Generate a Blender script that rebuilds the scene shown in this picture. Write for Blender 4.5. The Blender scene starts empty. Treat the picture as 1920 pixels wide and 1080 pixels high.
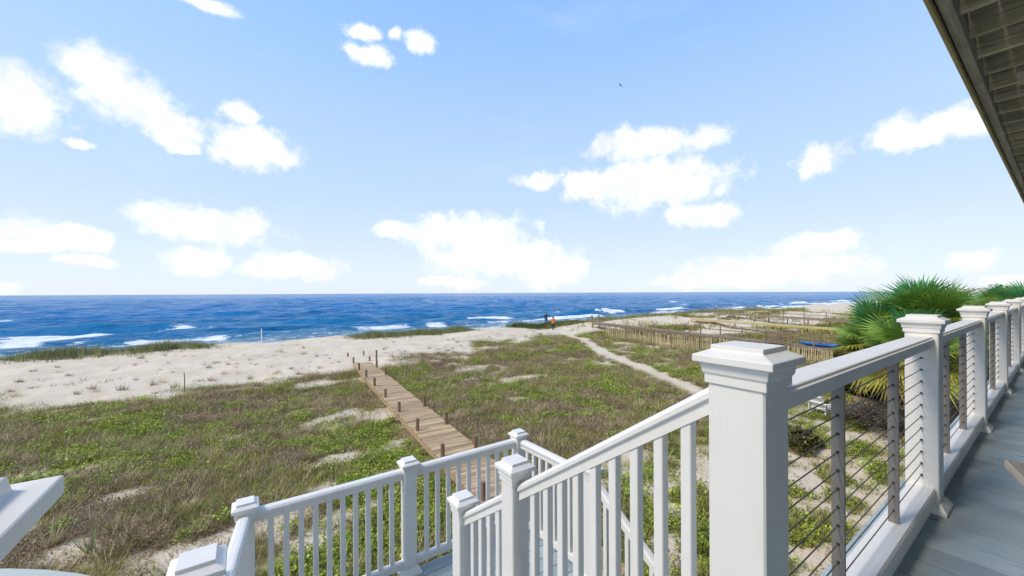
import bpy, bmesh, math, random
import numpy as np
from mathutils import Vector, Matrix
random.seed(7); rng = np.random.default_rng(11)
R = math.radians
S = bpy.context.scene
COL = S.collection

# ------------------------------------------------------------------ camera
F = 720.0                      # focal length in pixels of the 1920 wide photo
AZ = R(34.7)                   # heading, from +Y (seaward) towards +X (along the coast)
CAMZ = 5.0
HOR, TILT = 549.0, 0.0050      # horizon row at the centre, its slope
cd = bpy.data.cameras.new('camera'); cam = bpy.data.objects.new('camera', cd); COL.objects.link(cam)
cd.sensor_width = 36.0; cd.lens = F / 1920 * 36; cd.shift_y = (HOR - 540) / 1920
cd.clip_start = 0.02; cd.clip_end = 60000
cam.matrix_world = Matrix.Translation((0, 0, CAMZ)) @ Matrix.Rotation(-AZ, 4, 'Z') @ Matrix.Rotation(R(90), 4, 'X') @ Matrix.Rotation(-TILT, 4, 'Z')
S.camera = cam
CA, SA = math.cos(AZ), math.sin(AZ)

def ray(x, y):
    r = (x - 960) / F; t = -(y - HOR + TILT * (x - 960)) / F
    return (CA * r + SA, -SA * r + CA, t)           # per unit depth
def px(x, y, z):                                     # the point at height z seen at a photo pixel
    d = ray(x, y); k = (z - CAMZ) / d[2]
    return (d[0] * k, d[1] * k, z)

# ------------------------------------------------------------------ view, sky, sun
vs = S.view_settings; vs.view_transform = 'Standard'; vs.look = 'None'; vs.gamma = 1; vs.use_curve_mapping = False
vs.exposure = 0.92
SUN_EL, SUN_AZ = R(50), R(-78)                       # azimuth from +Y towards +X
SKY_STRENGTH = 0.15
W = bpy.data.worlds.new('World'); S.world = W; W.use_nodes = True

class NT:
    def __init__(s, t): s.t = t; s.n = t.nodes; s.l = t.links
    def node(s, ty, **k):
        n = s.n.new(ty)
        for a, v in k.items(): setattr(n, a, v)
        return n
    def put(s, sock, v):
        if isinstance(v, bpy.types.NodeSocket): s.l.new(v, sock)
        elif v is not None: sock.default_value = v
    def math(s, op, a, b=None, c=None, clamp=False):
        n = s.node('ShaderNodeMath', operation=op, use_clamp=clamp)
        for i, v in enumerate((a, b, c)): 
            if v is not None: s.put(n.inputs[i], v)
        return n.outputs[0]
    def vmath(s, op, a, b=None):
        n = s.node('ShaderNodeVectorMath', operation=op)
        s.put(n.inputs[0], a)
        if b is not None: s.put(n.inputs[1], b)
        return n.outputs['Value'] if op in ('LENGTH', 'DOT_PRODUCT', 'DISTANCE') else n.outputs[0]
    def mapr(s, v, a, b, c=0., d=1., smooth=True):
        n = s.node('ShaderNodeMapRange', interpolation_type='SMOOTHSTEP' if smooth else 'LINEAR')
        for i, x in enumerate((v, a, b, c, d)): s.put(n.inputs[i], x)
        return n.outputs[0]
    def noise(s, vec, scale, detail=4., rough=.55, dist=0.):
        n = s.node('ShaderNodeTexNoise'); s.put(n.inputs['Vector'], vec)
        n.inputs['Scale'].default_value = scale; n.inputs['Detail'].default_value = detail
        n.inputs['Roughness'].default_value = rough; n.inputs['Distortion'].default_value = dist
        return n.outputs[0]
    def mix(s, f, a, b, blend='MIX'):
        n = s.node('ShaderNodeMix', data_type='RGBA', blend_type=blend)
        s.put(n.inputs[0], f); s.put(n.inputs[6], a); s.put(n.inputs[7], b)
        return n.outputs[2]

def c4(c): return (c[0], c[1], c[2], 1.0)

def build_world():
    t = NT(W.node_tree); t.n.clear()
    out = t.node('ShaderNodeOutputWorld'); bg = t.node('ShaderNodeBackground')
    sky = t.node('ShaderNodeTexSky', sky_type='NISHITA'); sky.sun_disc = False
    sky.sun_elevation = SUN_EL; sky.sun_rotation = SUN_AZ
    sky.altitude = 0; sky.air_density = 1.0; sky.dust_density = 0.3; sky.ozone_density = 2.0
    tc = t.node('ShaderNodeTexCoord'); d = tc.outputs['Generated']
    sp = t.node('ShaderNodeSeparateXYZ'); t.l.new(d, sp.inputs[0])
    az = t.math('ARCTAN2', sp.outputs[0], sp.outputs[1]); el = t.math('ARCSINE', sp.outputs[2])
    # the pattern of clouds in view repeats every 120 degrees round the horizon
    a = t.math('SUBTRACT', t.math('FLOORED_MODULO', t.math('ADD', az, R(60) - AZ), R(120)), R(60))
    # uneven cloud outlines
    n1 = t.noise(d, 9., 6., .6); n2 = t.noise(t.vmath('ADD', d, (3.1, 7.7, 1.3)), 9., 6., .6)
    wx = t.math('MULTIPLY_ADD', t.math('SUBTRACT', n1, .5), .10, a)
    wy = t.math('MULTIPLY_ADD', t.math('SUBTRACT', n2, .5), .055, el)
    cv = t.node('ShaderNodeCombineXYZ'); t.l.new(wx, cv.inputs[0]); t.l.new(wy, cv.inputs[1]); p = cv.outputs[0]
    blobs = [(30,180,95,68),(178,118,82,42),(242,182,88,48),(312,238,72,32),(130,265,28,10),(478,280,92,42),(450,214,38,20),(345,277,34,12),
      (390,4,78,14),(685,55,32,16),(745,62,17,13),(795,75,30,20),(705,103,52,22),(1195,272,88,30),(1230,345,150,50),(1010,338,52,15),(1110,345,70,30),
      (1315,258,60,24),(1320,407,80,24),(1532,298,54,27),(1668,258,48,34),(1745,247,80,30),(1815,225,62,32),(120,442,95,32),(40,460,55,15),(150,488,64,13),
      (405,425,122,33),(370,488,64,28),(550,498,98,24),(745,432,42,18),(880,442,122,38),(940,482,145,36),(1030,503,75,30),(850,530,65,12),
      (1520,462,105,22),(1430,505,185,28),(1330,527,130,18),(1830,483,62,20),(20,540,40,14),(1880,528,60,16)]
    M = None
    for (x, y, rx, ry) in blobs:
        def ae(x, y):
            v = ray(x, y); return math.atan2(v[0], v[1]) - AZ, math.atan2(v[2], math.hypot(v[0], v[1]))
        c = ae(x, y); e = ae(x + rx, y); g = ae(x, y - ry)
        q = t.vmath('MULTIPLY', t.vmath('SUBTRACT', p, (c[0], c[1], 0)), (1 / abs(e[0] - c[0]) / 1.10, 1 / abs(g[1] - c[1]) / 1.15, 0))
        m = t.math('SUBTRACT', 1., t.vmath('LENGTH', q))
        M = m if M is None else t.math('SMOOTH_MAX', M, m, .07)
    fine = t.noise(d, 26., 7., .62)
    dens = t.math('MULTIPLY_ADD', t.math('SUBTRACT', fine, .5), 1.5, M)
    mask = t.mapr(dens, -.16, .60)
    wisp = t.math('MULTIPLY', t.mapr(t.noise(t.vmath('MULTIPLY', d, (1, 1, 3.5)), 3.2, 6., .6), .55, .85), .12)
    mask = t.math('MAXIMUM', mask, wisp)
    # clouds: white, a little greyer in random places
    body = t.mix(t.mapr(t.noise(d, 15., 5., .55), .35, .7), (3.45, 3.6, 3.85, 1), (4.5, 4.5, 4.55, 1))
    skyc = t.mix(1.0, sky.outputs[0], (1, 1, 1, 1), 'MULTIPLY')
    # sky gradient coloured by hand: whitish haze low down, bluer above
    hz = t.math('MULTIPLY', t.mapr(el, .10, 1.6, 1., 0.), .92)
    skyc = t.mix(hz, skyc, t.mix(t.mapr(el, .0, .30), (2.66, 2.98, 3.42, 1), t.mix(t.mapr(el, .22, .75), (1.95, 2.58, 3.4, 1), (1.08, 2.1, 3.9, 1))))
    col = t.mix(mask, skyc, body)
    t.l.new(col, bg.inputs[0]); bg.inputs[1].default_value = SKY_STRENGTH
    t.l.new(bg.outputs[0], out.inputs[0])
build_world()

sl = bpy.data.lights.new('sun', 'SUN'); so = bpy.data.objects.new('sun', sl); COL.objects.link(so)
sl.energy = 1.5; sl.angle = R(14); sl.color = (1, .88, .72)
sd = Vector((math.sin(SUN_AZ) * math.cos(SUN_EL), math.cos(SUN_AZ) * math.cos(SUN_EL), math.sin(SUN_EL)))
so.rotation_euler = (-sd).to_track_quat('-Z', 'Y').to_euler(); so.location = (-20, 10, 30)

# ------------------------------------------------------------------ materials
def principled(name):
    m = bpy.data.materials.new(name); m.use_nodes = True
    t = NT(m.node_tree); b = t.n['Principled BSDF']
    return m, t, b
def pos(t): return t.node('ShaderNodeNewGeometry').outputs['Position']
def objc(t): return t.node('ShaderNodeTexCoord').outputs['Object']
def bump(t, b, h, strength=.3, dist=.01):
    n = t.node('ShaderNodeBump'); n.inputs['Strength'].default_value = strength; n.inputs['Distance'].default_value = dist
    t.l.new(h, n.inputs['Height']); t.l.new(n.outputs[0], b.inputs['Normal'])

def mat_paint(name, c, rough=.45, dirt=.18, dcol=None):
    m, t, b = principled(name); p = pos(t)
    n = t.noise(p, 3.5, 6., .6); n2 = t.noise(t.vmath('MULTIPLY', p, (30, 30, 4)), 1., 4., .6)
    f = t.math('MULTIPLY', t.mapr(n, .42, .75), dirt)
    col = t.mix(f, c4(c), c4(dcol or [x * .72 for x in c]))
    col = t.mix(t.math('MULTIPLY', t.mapr(n2, .55, .8), dirt * .5), col, c4([x * .6 for x in c]))
    t.l.new(col, b.inputs['Base Color']); b.inputs['Roughness'].default_value = rough
    bump(t, b, t.noise(t.vmath('MULTIPLY', p, (40, 40, 12)), 1., 3.), .08, .004)
    return m
def mat_wood(name, c1, c2, c3=None, rough=.8, grain=(1.6, 26, 26), rnd=.5, bs=.35, wear=False):
    """weathered wood, grain along the piece's own X; each piece has its own tone"""
    m, t, b = principled(name)
    rn = t.node('ShaderNodeObjectInfo').outputs['Random']
    cx = t.node('ShaderNodeCombineXYZ'); 
    for i, k in enumerate((37., 11., 23.)): t.l.new(t.math('MULTIPLY', rn, k), cx.inputs[i])
    p = t.vmath('MULTIPLY', t.vmath('ADD', objc(t), cx.outputs[0]), grain)
    n = t.noise(p, 1., 7., .62, .6); n2 = t.noise(t.vmath('MULTIPLY', p, (.5, .12, .12)), 1., 4.)
    col = t.mix(t.mapr(n, .3, .7), c4(c1), c4(c2))
    if c3: col = t.mix(t.mapr(n2, .5, .75), col, c4(c3))
    if wear:
        w_ = t.noise(t.vmath('MULTIPLY', t.vmath('ADD', objc(t), cx.outputs[0]), (5, 45, 5)), 1., 3., .6); w2 = t.noise(pos(t), 1.7, 3.)
        col = t.mix(t.math('MULTIPLY', t.mapr(w_, .62, .70), t.mapr(w2, .50, .60)), col, (.05, .055, .055, 1))
        col = t.mix(t.math('MULTIPLY', t.mapr(t.noise(pos(t), .9, 5., .65), .4, .7), .45), col, c4([x*.62 for x in c1]))
    h = t.node('ShaderNodeHueSaturation'); t.l.new(col, h.inputs['Color'])
    t.l.new(t.math('MULTIPLY_ADD', rn, rnd, 1 - rnd / 2), h.inputs['Value'])
    t.l.new(h.outputs[0], b.inputs['Base Color']); b.inputs['Roughness'].default_value = rough
    bump(t, b, n, bs, .006)
    return m
def mat_plain(name, c, rough=.6, metal=0., var=.25, scale=6.):
    m, t, b = principled(name)
    col = t.mix(t.math('MULTIPLY', t.noise(pos(t), scale, 5.), var * 2), c4(c), c4([x * .55 for x in c]))
    t.l.new(col, b.inputs['Base Color']); b.inputs['Roughness'].default_value = rough; b.inputs['Metallic'].default_value = metal
    return m
def mat_leaf(name, rough=.6, trans=.25):
    """plants: the colour of each blade is its own (attribute 'tint')"""
    m, t, b = principled(name)
    a = t.node('ShaderNodeAttribute', attribute_name='tint')
    t.l.new(a.outputs['Color'], b.inputs['Base Color']); b.inputs['Roughness'].default_value = rough
    b.inputs['Specular IOR Level'].default_value = .25
    tr = t.node('ShaderNodeBsdfTranslucent'); t.l.new(a.outputs['Color'], tr.inputs[0])
    ms = t.node('ShaderNodeMixShader'); ms.inputs[0].default_value = trans
    o = t.n['Material Output']; t.l.new(b.outputs[0], ms.inputs[1]); t.l.new(tr.outputs[0], ms.inputs[2]); t.l.new(ms.outputs[0], o.inputs[0])
    return m

M_WHITE = mat_paint('white_paint', (.80, .785, .745), .45, .3, (.64, .61, .54))
M_DECK = mat_wood('grey_blue_deck_paint', (.33, .41, .44), (.39, .47, .495), (.27, .325, .35), .6, (1.2, 16, 16), .26, .3, True)
M_WALK = mat_wood('weathered_pine', (.36, .235, .12), (.56, .405, .24), (.30, .20, .11), .85, (2.2, 40, 40), .55)
M_POST = mat_wood('brown_post_wood', (.17, .10, .06), (.30, .19, .12), None, .85, (20, 20, 1.5), .3)
M_WALK2 = mat_wood('dark_pine', (.20, .14, .09), (.33, .25, .17), (.14, .10, .07), .85, (2, 30, 30), .4)
M_WALK3 = mat_wood('yellow_pine', (.46, .35, .11), (.60, .47, .18), None, .8, (2, 30, 30), .2)
M_JOIST = mat_wood('mossy_joist_wood', (.36, .32, .20), (.72, .65, .47), (.32, .32, .19), .9, (2.5, 34, 34), .45)
M_BEAM = mat_wood('grey_beam_wood', (.36, .32, .235), (.60, .53, .41), (.27, .235, .165), .9, (2.0, 34, 34), .3)
M_OVER = mat_wood('shade_toned_board', (.10, .085, .055), (.20, .175, .12), None, .9, (2, 30, 30), .4)  # boards coloured darker to paint in the shade between the joists
M_FASC = mat_wood('ochre_fascia', (.44, .36, .15), (.58, .48, .22), (.32, .27, .13), .8, (2, 30, 30), .2)
M_STEEL = mat_plain('steel_bar', (.27, .25, .225), .55, .2, .2, 30)
M_CABLE = mat_plain('cable', (.22, .19, .15), .45, .6, .1, 30)
M_BLACK = mat_plain('black_fitting', (.02, .02, .02), .5)
M_LATH = mat_wood('fence_lath', (.46, .37, .20), (.66, .55, .33), None, .9, (20, 20, 2), .5)
M_LEAF = mat_leaf('plant_blades')
M_TRUNK = mat_plain('palm_trunk', (.17, .13, .09), .95, 0, .4, 14)
M_SKIN = mat_plain('skin', (.5, .3, .22), .6, 0, .05)
M_TABLE = mat_wood('grey_table_wood', (.20, .18, .15), (.31, .28, .24), None, .8, (3, 30, 30), .2)
M_TABEDGE = mat_wood('tan_table_edge', (.45, .38, .28), (.58, .50, .38), None, .8, (3, 30, 30), .2)

# ------------------------------------------------------------------ mesh helpers
class MB:
    def __init__(s): s.v = []; s.f = []
    def add(s, vs_, fs):
        o = len(s.v); s.v += [tuple(x) for x in vs_]; s.f += [tuple(i + o for i in f) for f in fs]; return s
    def box(s, a, b):
        (x0, y0, z0), (x1, y1, z1) = a, b
        return s.add([(x0,y0,z0),(x1,y0,z0),(x1,y1,z0),(x0,y1,z0),(x0,y0,z1),(x1,y0,z1),(x1,y1,z1),(x0,y1,z1)],
                     [(0,3,2,1),(4,5,6,7),(0,1,5,4),(1,2,6,5),(2,3,7,6),(3,0,4,7)])
    def cbox(s, c, d): return s.box([c[i] - d[i] / 2 for i in range(3)], [c[i] + d[i] / 2 for i in range(3)])
    def rings(s, rs, close=True):
        """loft through rings of equal length"""
        n = len(rs[0]); vs_ = [p for r in rs for p in r]; fs = []
        for k in range(len(rs) - 1):
            for i in range(n): j = (i + 1) % n; fs.append((k*n+i, k*n+j, (k+1)*n+j, (k+1)*n+i))
        if close: fs.append(tuple(range(n - 1, -1, -1))); fs.append(tuple((len(rs)-1)*n + i for i in range(n)))
        return s.add(vs_, fs)
    def squares(s, prof, cx=0, cy=0):
        return s.rings([[(cx-h,cy-h,z),(cx+h,cy-h,z),(cx+h,cy+h,z),(cx-h,cy+h,z)] for h, z in prof])
    def tube(s, pts, r, n=6):
        pts = [Vector(p) for p in pts]; rs = []
        rr = r if isinstance(r, (list, tuple)) else [r] * len(pts)
        for i, p in enumerate(pts):
            d = (pts[min(i+1, len(pts)-1)] - pts[max(i-1, 0)]).normalized()
            a = d.orthogonal().normalized() if abs(d.z) > .95 else Vector((0,0,1)).cross(d).normalized()
            b = d.cross(a)
            rs.append([p + (a*math.cos(2*math.pi*k/n) + b*math.sin(2*math.pi*k/n)) * rr[i] for k in range(n)])
        return s.rings(rs)
    def extrude(s, prof, p0, p1):
        """profile of (side, up) pairs run from p0 to p1, ends cut plumb"""
        p0, p1 = Vector(p0), Vector(p1); d = p1 - p0; side = Vector((d.y, -d.x, 0)).normalized(); up = Vector((0,0,1))
        return s.rings([[p + side*a + up*b for a, b in prof] for p in (p0, p1)])
    def mesh(s, name, smooth=False, bev=0):
        me = bpy.data.meshes.new(name); me.from_pydata(s.v, [], s.f)
        bm = bmesh.new(); bm.from_mesh(me)
        bmesh.ops.recalc_face_normals(bm, faces=bm.faces)
        if bev: bmesh.ops.bevel(bm, geom=[e for e in bm.edges if e.calc_length() > bev*2.5 and (len(e.link_faces) < 2 or e.calc_face_angle(0) > .6)], offset=bev, segments=1, affect='EDGES', clamp_overlap=True)
        bm.to_mesh(me); bm.free()
        if smooth: 
            for p in me.polygons: p.use_smooth = True
        return me
WL = {}
def obj(name, me, m=None, parent=None, loc=(0,0,0), rot=None):
    """me: MB or mesh. Coordinates are world ones (parents are never turned unless said)"""
    if isinstance(me, MB):
        o0 = Vector(loc); me = me.mesh(name)
    o = bpy.data.objects.new(name, me); COL.objects.link(o)
    if m is not None and len(me.materials) == 0: me.materials.append(m)
    w = Vector(loc); WL[o.as_pointer()] = w
    if parent is not None:
        o.parent = parent; o.location = w - WL.get(parent.as_pointer(), Vector())
    else: o.location = w
    if rot is not None: o.rotation_euler = rot
    return o
def tag(o, label, cat=None, group=None, kind=None):
    o['label'] = label
    if cat: o['category'] = cat
    if group: o['group'] = group
    if kind: o['kind'] = kind
    return o
def thing(name, loc, label, cat, group=None, rotz=0):
    o = bpy.data.objects.new(name, None); COL.objects.link(o); o.empty_display_size = .2
    o.location = loc; o.rotation_euler = (0, 0, rotz); WL[o.as_pointer()] = Vector(loc)
    return tag(o, label, cat, group)
def piece(name, parent, a, b, m, bev=.004, name_mesh=None):
    """box between two world corners, its origin at its centre, X along its longest horizontal side kept as is"""
    c = [(a[i]+b[i])/2 for i in range(3)]; d = [abs(b[i]-a[i]) for i in range(3)]
    return obj(name, MB().cbox((0,0,0), d).mesh(name, bev=bev), m, parent, c)
_cache = {}
def plank(name, parent, c, L, Wd, H, m, rotz=0., bev=.004, tilt=(0., 0.)):
    """board with its length on its own X (grain direction), shared mesh data between boards of one size"""
    k = (name, round(L,3), round(Wd,3), round(H,3), m.name)
    if k not in _cache: 
        me = MB().cbox((0,0,0), (L, Wd, H)).mesh(name, bev=bev); me.materials.append(m); _cache[k] = me
    return obj(name, _cache[k], None, parent, c, (tilt[0], tilt[1], rotz))

# ------------------------------------------------------------------ noise fields
_T = rng.random((8, 256, 256))
def vnoise(x, y, k=0):
    x = np.asarray(x, float); y = np.asarray(y, float)
    xi = np.floor(x).astype(int); yi = np.floor(y).astype(int); fx = x - xi; fy = y - yi
    fx = fx*fx*(3-2*fx); fy = fy*fy*(3-2*fy); T = _T[k % 8]
    a = T[xi & 255, yi & 255]; b = T[(xi+1) & 255, yi & 255]; c = T[xi & 255, (yi+1) & 255]; d = T[(xi+1) & 255, (yi+1) & 255]
    return (a*(1-fx)+b*fx)*(1-fy) + (c*(1-fx)+d*fx)*fy
def fbm(x, y, k=0, oct=4, g=.5):
    s = 0; a = 1; w = 0
    for i in range(oct): s = s + a*vnoise(x*2**i+i*17.3, y*2**i+i*9.1, k+i); w += a; a *= g
    return s / w
def sst(x, a, b):
    t = np.clip((x - a) / (b - a), 0, 1); return t*t*(3-2*t)

# ------------------------------------------------------------------ terrain
SEA = -1.8
def coast(u): return 5e-5 * np.maximum(0, u - 250)**2
PATH = [px(1420, 800, 0), px(1300, 730, 0), px(1200, 688, 0), px(1120, 658, 0), px(1088, 638, .1), (31.2, 35.5, 0), (32.2, 41, 0), (33, 48, 0)]
def path_d(u, v):
    d = np.full(np.shape(u), 1e9)
    for a, b in zip(PATH[:-1], PATH[1:]):
        ax, ay = a[:2]; bx, by = b[0]-ax, b[1]-ay
        t = np.clip(((u-ax)*bx + (v-ay)*by) / (bx*bx+by*by), 0, 1)
        d = np.minimum(d, np.hypot(u-ax-t*bx, v-ay-t*by))
    return d
def height(u, s):
    z = .78 * sst(s, 19, 37.5) - 1.75 * sst(s, 39.6 + 1.6*(vnoise(u/7, s*0+3.3, 1)-.5), 48) - .070 * np.clip(s-48, 0, 60)
    z = z - np.clip(s-108, 0, 60) * .05
    dune = sst(s, 18, 30) * (1 - sst(s, 44, 52))
    z = z + dune * (fbm(u/7, s/4.5, 2, 4) - .5) * .75
    z = z + (fbm(u/3.2, s/2.6, 4, 4) - .5) * .26 * (1 - sst(s, 42, 50)) + (vnoise(u*1.9, s*1.9, 5) - .5) * .07 * (1 - sst(s, 44, 50))
    z = z + sst(u, 34, 44) * dune * (fbm(u/11, s/5, 3, 3) - .35) * 1.1
    p = path_d(u, s); z = z - .32 * np.exp(-(p/2.2)**2) * sst(s, 24, 36) * (1 - sst(s, 42, 48))
    return z
def H(u, v):
    u = np.asarray(u, float); v = np.asarray(v, float)
    return height(u, v - coast(u))
def veg_field(u, s):
    bl = np.exp(-(((u + 4) / 6)**2 + ((s - 9.5) / 4)**2))
    edge = 24.6 + 6.5 * sst(u, 9, 22) - 9 * sst(u, 34, 46) + 1.2 * sst(-u, 4, 14)
    e = sst(edge - s + (fbm(u/3.5, s/3, 1, 4) - .5) * 8.5, -1.2, 1.6)
    a = fbm(u/4.2 + 9, s/2.3, 3, 5, .55)
    bare = sst(a*.5 + fbm(u/1.3, s/.7, 5, 4, .6)*.5 - bl*.05, .525, .645) * .88
    near = sst(s, 9.5, 5.0) * sst(u, 3.8, 6.8)             # sandy yard beside the house
    pch = fbm(u/.62, s/.42, 6, 4, .6)
    w = e * (1 - bare) * (1 - near * (1 - sst(pch, .47, .58)) * .95)
    w = w * sst(path_d(u, s) + (vnoise(u*1.7, s*1.7, 2)-.5)*.5, .45, .95)
    return np.clip(w, 0, 1)
def green_field(u, s):
    f = fbm(u/.95, s/.7, 0, 4, .6)*.68 + fbm(u/3.8+3, s/2.6, 7, 2)*.32; g = sst(f, .52, .64)
    walk = np.exp(-(((u - 3.3) / 1.5)**2)) * sst(s, 6, 8) * (1 - sst(s, 14.5, 17.5))
    right = np.exp(-(((u - 10) / 3.6)**2 + ((s - 17) / 6)**2)) * .35
    g2 = sst(f + walk*.17 + right*.06, .52, .64)
    yard = sst(s, 9.5, 5.0) * sst(u, 3.8, 6.8)
    return np.maximum(np.maximum(g, g2), yard*.8)
def straw_field(u, s):
    return np.exp(-(((u - 24.2) / 3.2)**2 + ((s - 3.6) / 2.6)**2)**2)

def grid_mesh(name, U, V, fn):
    uu, vv = np.meshgrid(U, V, indexing='ij'); P = fn(uu, vv)
    n, m = uu.shape; idx = np.arange(n*m).reshape(n, m)
    q = np.stack([idx[:-1,:-1], idx[1:,:-1], idx[1:,1:], idx[:-1,1:]], -1).reshape(-1, 4)
    me = bpy.data.meshes.new(name); me.vertices.add(n*m); me.vertices.foreach_set('co', P.reshape(-1, 3).astype(np.float32).ravel())
    me.loops.add(q.size); me.loops.foreach_set('vertex_index', q.astype(np.int32).ravel())
    me.polygons.add(len(q)); me.polygons.foreach_set('loop_start', np.arange(0, q.size, 4, dtype=np.int32))
    me.polygons.foreach_set('use_smooth', np.ones(len(q), bool))
    me.update(calc_edges=True); me.validate()
    return me, uu, vv
def fattr(me, name, a):
    at = me.attributes.new(name, 'FLOAT', 'POINT'); at.data.foreach_set('value', np.asarray(a, np.float32).ravel())

def geo(a, b, n): return np.geomspace(a, b, n)
U = np.concatenate([-geo(30, 3000, 36)[::-1], np.arange(-29.7, 62, .3), 62 + geo(.4, 6000, 70)])
V = np.concatenate([-geo(2, 600, 26)[::-1], np.arange(-1.6, 50, .26), np.arange(50, 90, 1.), np.array([95, 105, 120, 140, 165])])
gm, uu, ss = grid_mesh('sand_ground', U, V, lambda u, s: np.stack([u, s + coast(u), height(u, s)], -1))
veg = veg_field(uu, ss); veg = veg * (1 - sst(np.abs(ss), 600, 900)); fattr(gm, 'veg', veg)
fattr(gm, 'straw', straw_field(uu, ss)); fattr(gm, 'wet', sst(ss, 51, 57)); fattr(gm, 'green', green_field(uu, ss))
def mat_ground():
    m, t, b = principled('dune_sand'); p = pos(t)
    A = lambda n: t.node('ShaderNodeAttribute', attribute_name=n).outputs['Fac']
    sand = t.mix(t.mapr(t.noise(p, .7, 5.), .3, .7), (.63, .525, .385, 1), (.72, .62, .48, 1))
    sand = t.mix(t.math('MULTIPLY', t.mapr(t.noise(p, 9., 4., .7), .56, .72), .35), sand, (.30, .25, .19, 1))
    lit = t.mix(t.mapr(t.noise(p, 5., 6., .7), .36, .66), (.19, .145, .09, 1), (.42, .34, .23, 1))
    lit = t.mix(t.mapr(t.noise(p, 1.3, 4.), .5, .68), lit, (.22, .165, .13, 1))
    lit = t.mix(t.math('MULTIPLY', A('green'), .6), lit, (.15, .155, .05, 1))
    brk = t.mapr(t.math('ADD', A('veg'), t.math('MULTIPLY', t.math('SUBTRACT', t.noise(p, 3.2, 6., .7), .5), 1.9)), .42, .70)
    col = t.mix(brk, sand, lit)
    col = t.mix(A('straw'), col, t.mix(t.noise(p, 12., 5., .7), (.12, .07, .045, 1), (.28, .17, .11, 1)))
    col = t.mix(A('wet'), col, (.36, .30, .23, 1))
    t.l.new(col, b.inputs['Base Color']); b.inputs['Roughness'].default_value = .95; b.inputs['Specular IOR Level'].default_value = .15
    h = t.math('ADD', t.noise(p, 2.2, 6., .65), t.math('MULTIPLY', t.noise(p, 14., 4., .6), .35))
    bump(t, b, h, .55, .16)
    return m
g = obj('sand_ground', gm, mat_ground()); tag(g, 'pale sandy dune ground with thin litter, sloping down to the beach', kind='structure')

# ------------------------------------------------------------------ sea
def sea_mesh():
    ra = np.concatenate([np.linspace(45, 160, 350), geo(160.6, 900, 230), geo(912, 40000, 60)])
    aa = np.concatenate([np.linspace(R(-75), R(-25), 30)[:-1], np.linspace(R(-25), R(92), 620)])
    rs = np.random.default_rng(5)
    me, r, a = None, None, None
    def fn(r, a):
        u = r*np.sin(a); v = r*np.cos(a); off = v - coast(u) - 59
        z = np.zeros_like(u)
        for k in range(46):
            lam = 2.6 * (26/2.6) ** rs.random(); th = rs.normal(0, .42); ph = rs.random()*6.28
            kx, ky = math.sin(th)*6.283/lam, math.cos(th)*6.283/lam
            amp = .016 * lam**.75
            w = 1 - sst(r, lam*22, lam*75)
            z += amp * w * (np.abs(np.sin((kx*u+ky*v+ph)/2))*-2+1.27)
        z *= .75 * sst(off, 2, 24) + .06
        # rows of breakers parallel to the shore
        fm = np.zeros_like(u)
        for i, (o, hgt, wd, cut) in enumerate([(4, .20, 1.6, .30), (10, .42, 2.0, .40), (17, .60, 2.3, .44), (27, .66, 2.6, .53), (41, .55, 3.0, .61), (60, .5, 3.2, .68), (95, .5, 3.6, .72)]):
            c = o + 7*(fbm(u/30+i*7, u*0+i*3.7, i, 3)-.5) + 1.1*(vnoise(u/2.4, u*0+i, i)-.5)
            g = (off - c); e = sst(fbm(u/20+i*5.1, u*0+i*9.7, i+2, 4, .6), cut-.10, cut+.10)
            pres = sst(fbm(u/40+i*3.3, u*0+i*1.7, i+1, 2), .30, .55)
            z += hgt * pres * np.exp(-(g/np.where(g < 0, wd*.55, wd*1.25))**2)
            fm = np.maximum(fm, e * pres * np.exp(-((g + wd*.6)/(wd*(.75+.5*e)))**2) * (.95 if i < 4 else .8))
        wash = np.interp(off + 5*(fbm(u/9, off/5, 3, 3)-.5), [-8, 0, 3, 9, 20, 34, 50], [.75, .85, .64, .46, .34, .2, 0.])
        fm = np.maximum(fm, wash)
        # a few far whitecaps
        wc = sst(vnoise(u/5., v/2.6, 1) * vnoise(u/60, v/30, 4), .74, .82) * sst(off, 30, 60)
        fm = np.maximum(fm, wc * .9)
        fn.foam = fm; fn.off = off
        return np.stack([u, v, SEA + z], -1)
    me, _, _ = grid_mesh('sea', ra, aa, fn)
    fattr(me, 'foam', fn.foam); fattr(me, 'off', np.clip(fn.off / 100, -1, 400))
    return me
def mat_sea():
    m, t, b = principled('sea_water'); p = pos(t)
    A = lambda n: t.node('ShaderNodeAttribute', attribute_name=n).outputs['Fac']
    off = A('off')
    col = t.mix(t.mapr(off, .02, .22), (.12, .25, .27, 1), (.010, .165, .36, 1))
    col = t.mix(t.mapr(off, .25, 1.4), col, (.005, .165, .42, 1))
    col = t.mix(t.math('MULTIPLY', t.mapr(t.noise(t.vmath('MULTIPLY', p, (.6, 1.6, 1)), .035, 5., .6), .4, .7), .5), col, (.004, .075, .22, 1))
    foam = t.mapr(t.math('ADD', A('foam'), t.math('MULTIPLY', t.math('SUBTRACT', t.noise(t.vmath('MULTIPLY', p, (.5, 1.3, 1)), 1.1, 7., .7), .5), 1.5)), .46, .72)
    col2 = t.mix(foam, col, (.82, .85, .87, 1))
    t.l.new(col2, b.inputs['Base Color'])
    t.l.new(t.mapr(foam, 0, 1, .22, .9), b.inputs['Roughness']); t.l.new(t.mapr(foam, 0, 1, .10, .1), b.inputs['Specular IOR Level'])
    b.inputs['IOR'].default_value = 1.33
    h = t.math('ADD', t.noise(t.vmath('MULTIPLY', p, (.6, 1.2, 1)), .55, 6., .62), t.math('MULTIPLY', t.noise(t.vmath('MULTIPLY', p, (.5, 1.2, 1)), .06, 5., .6), 4.))
    bump(t, b, h, .9, 1.0)
    return m
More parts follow.
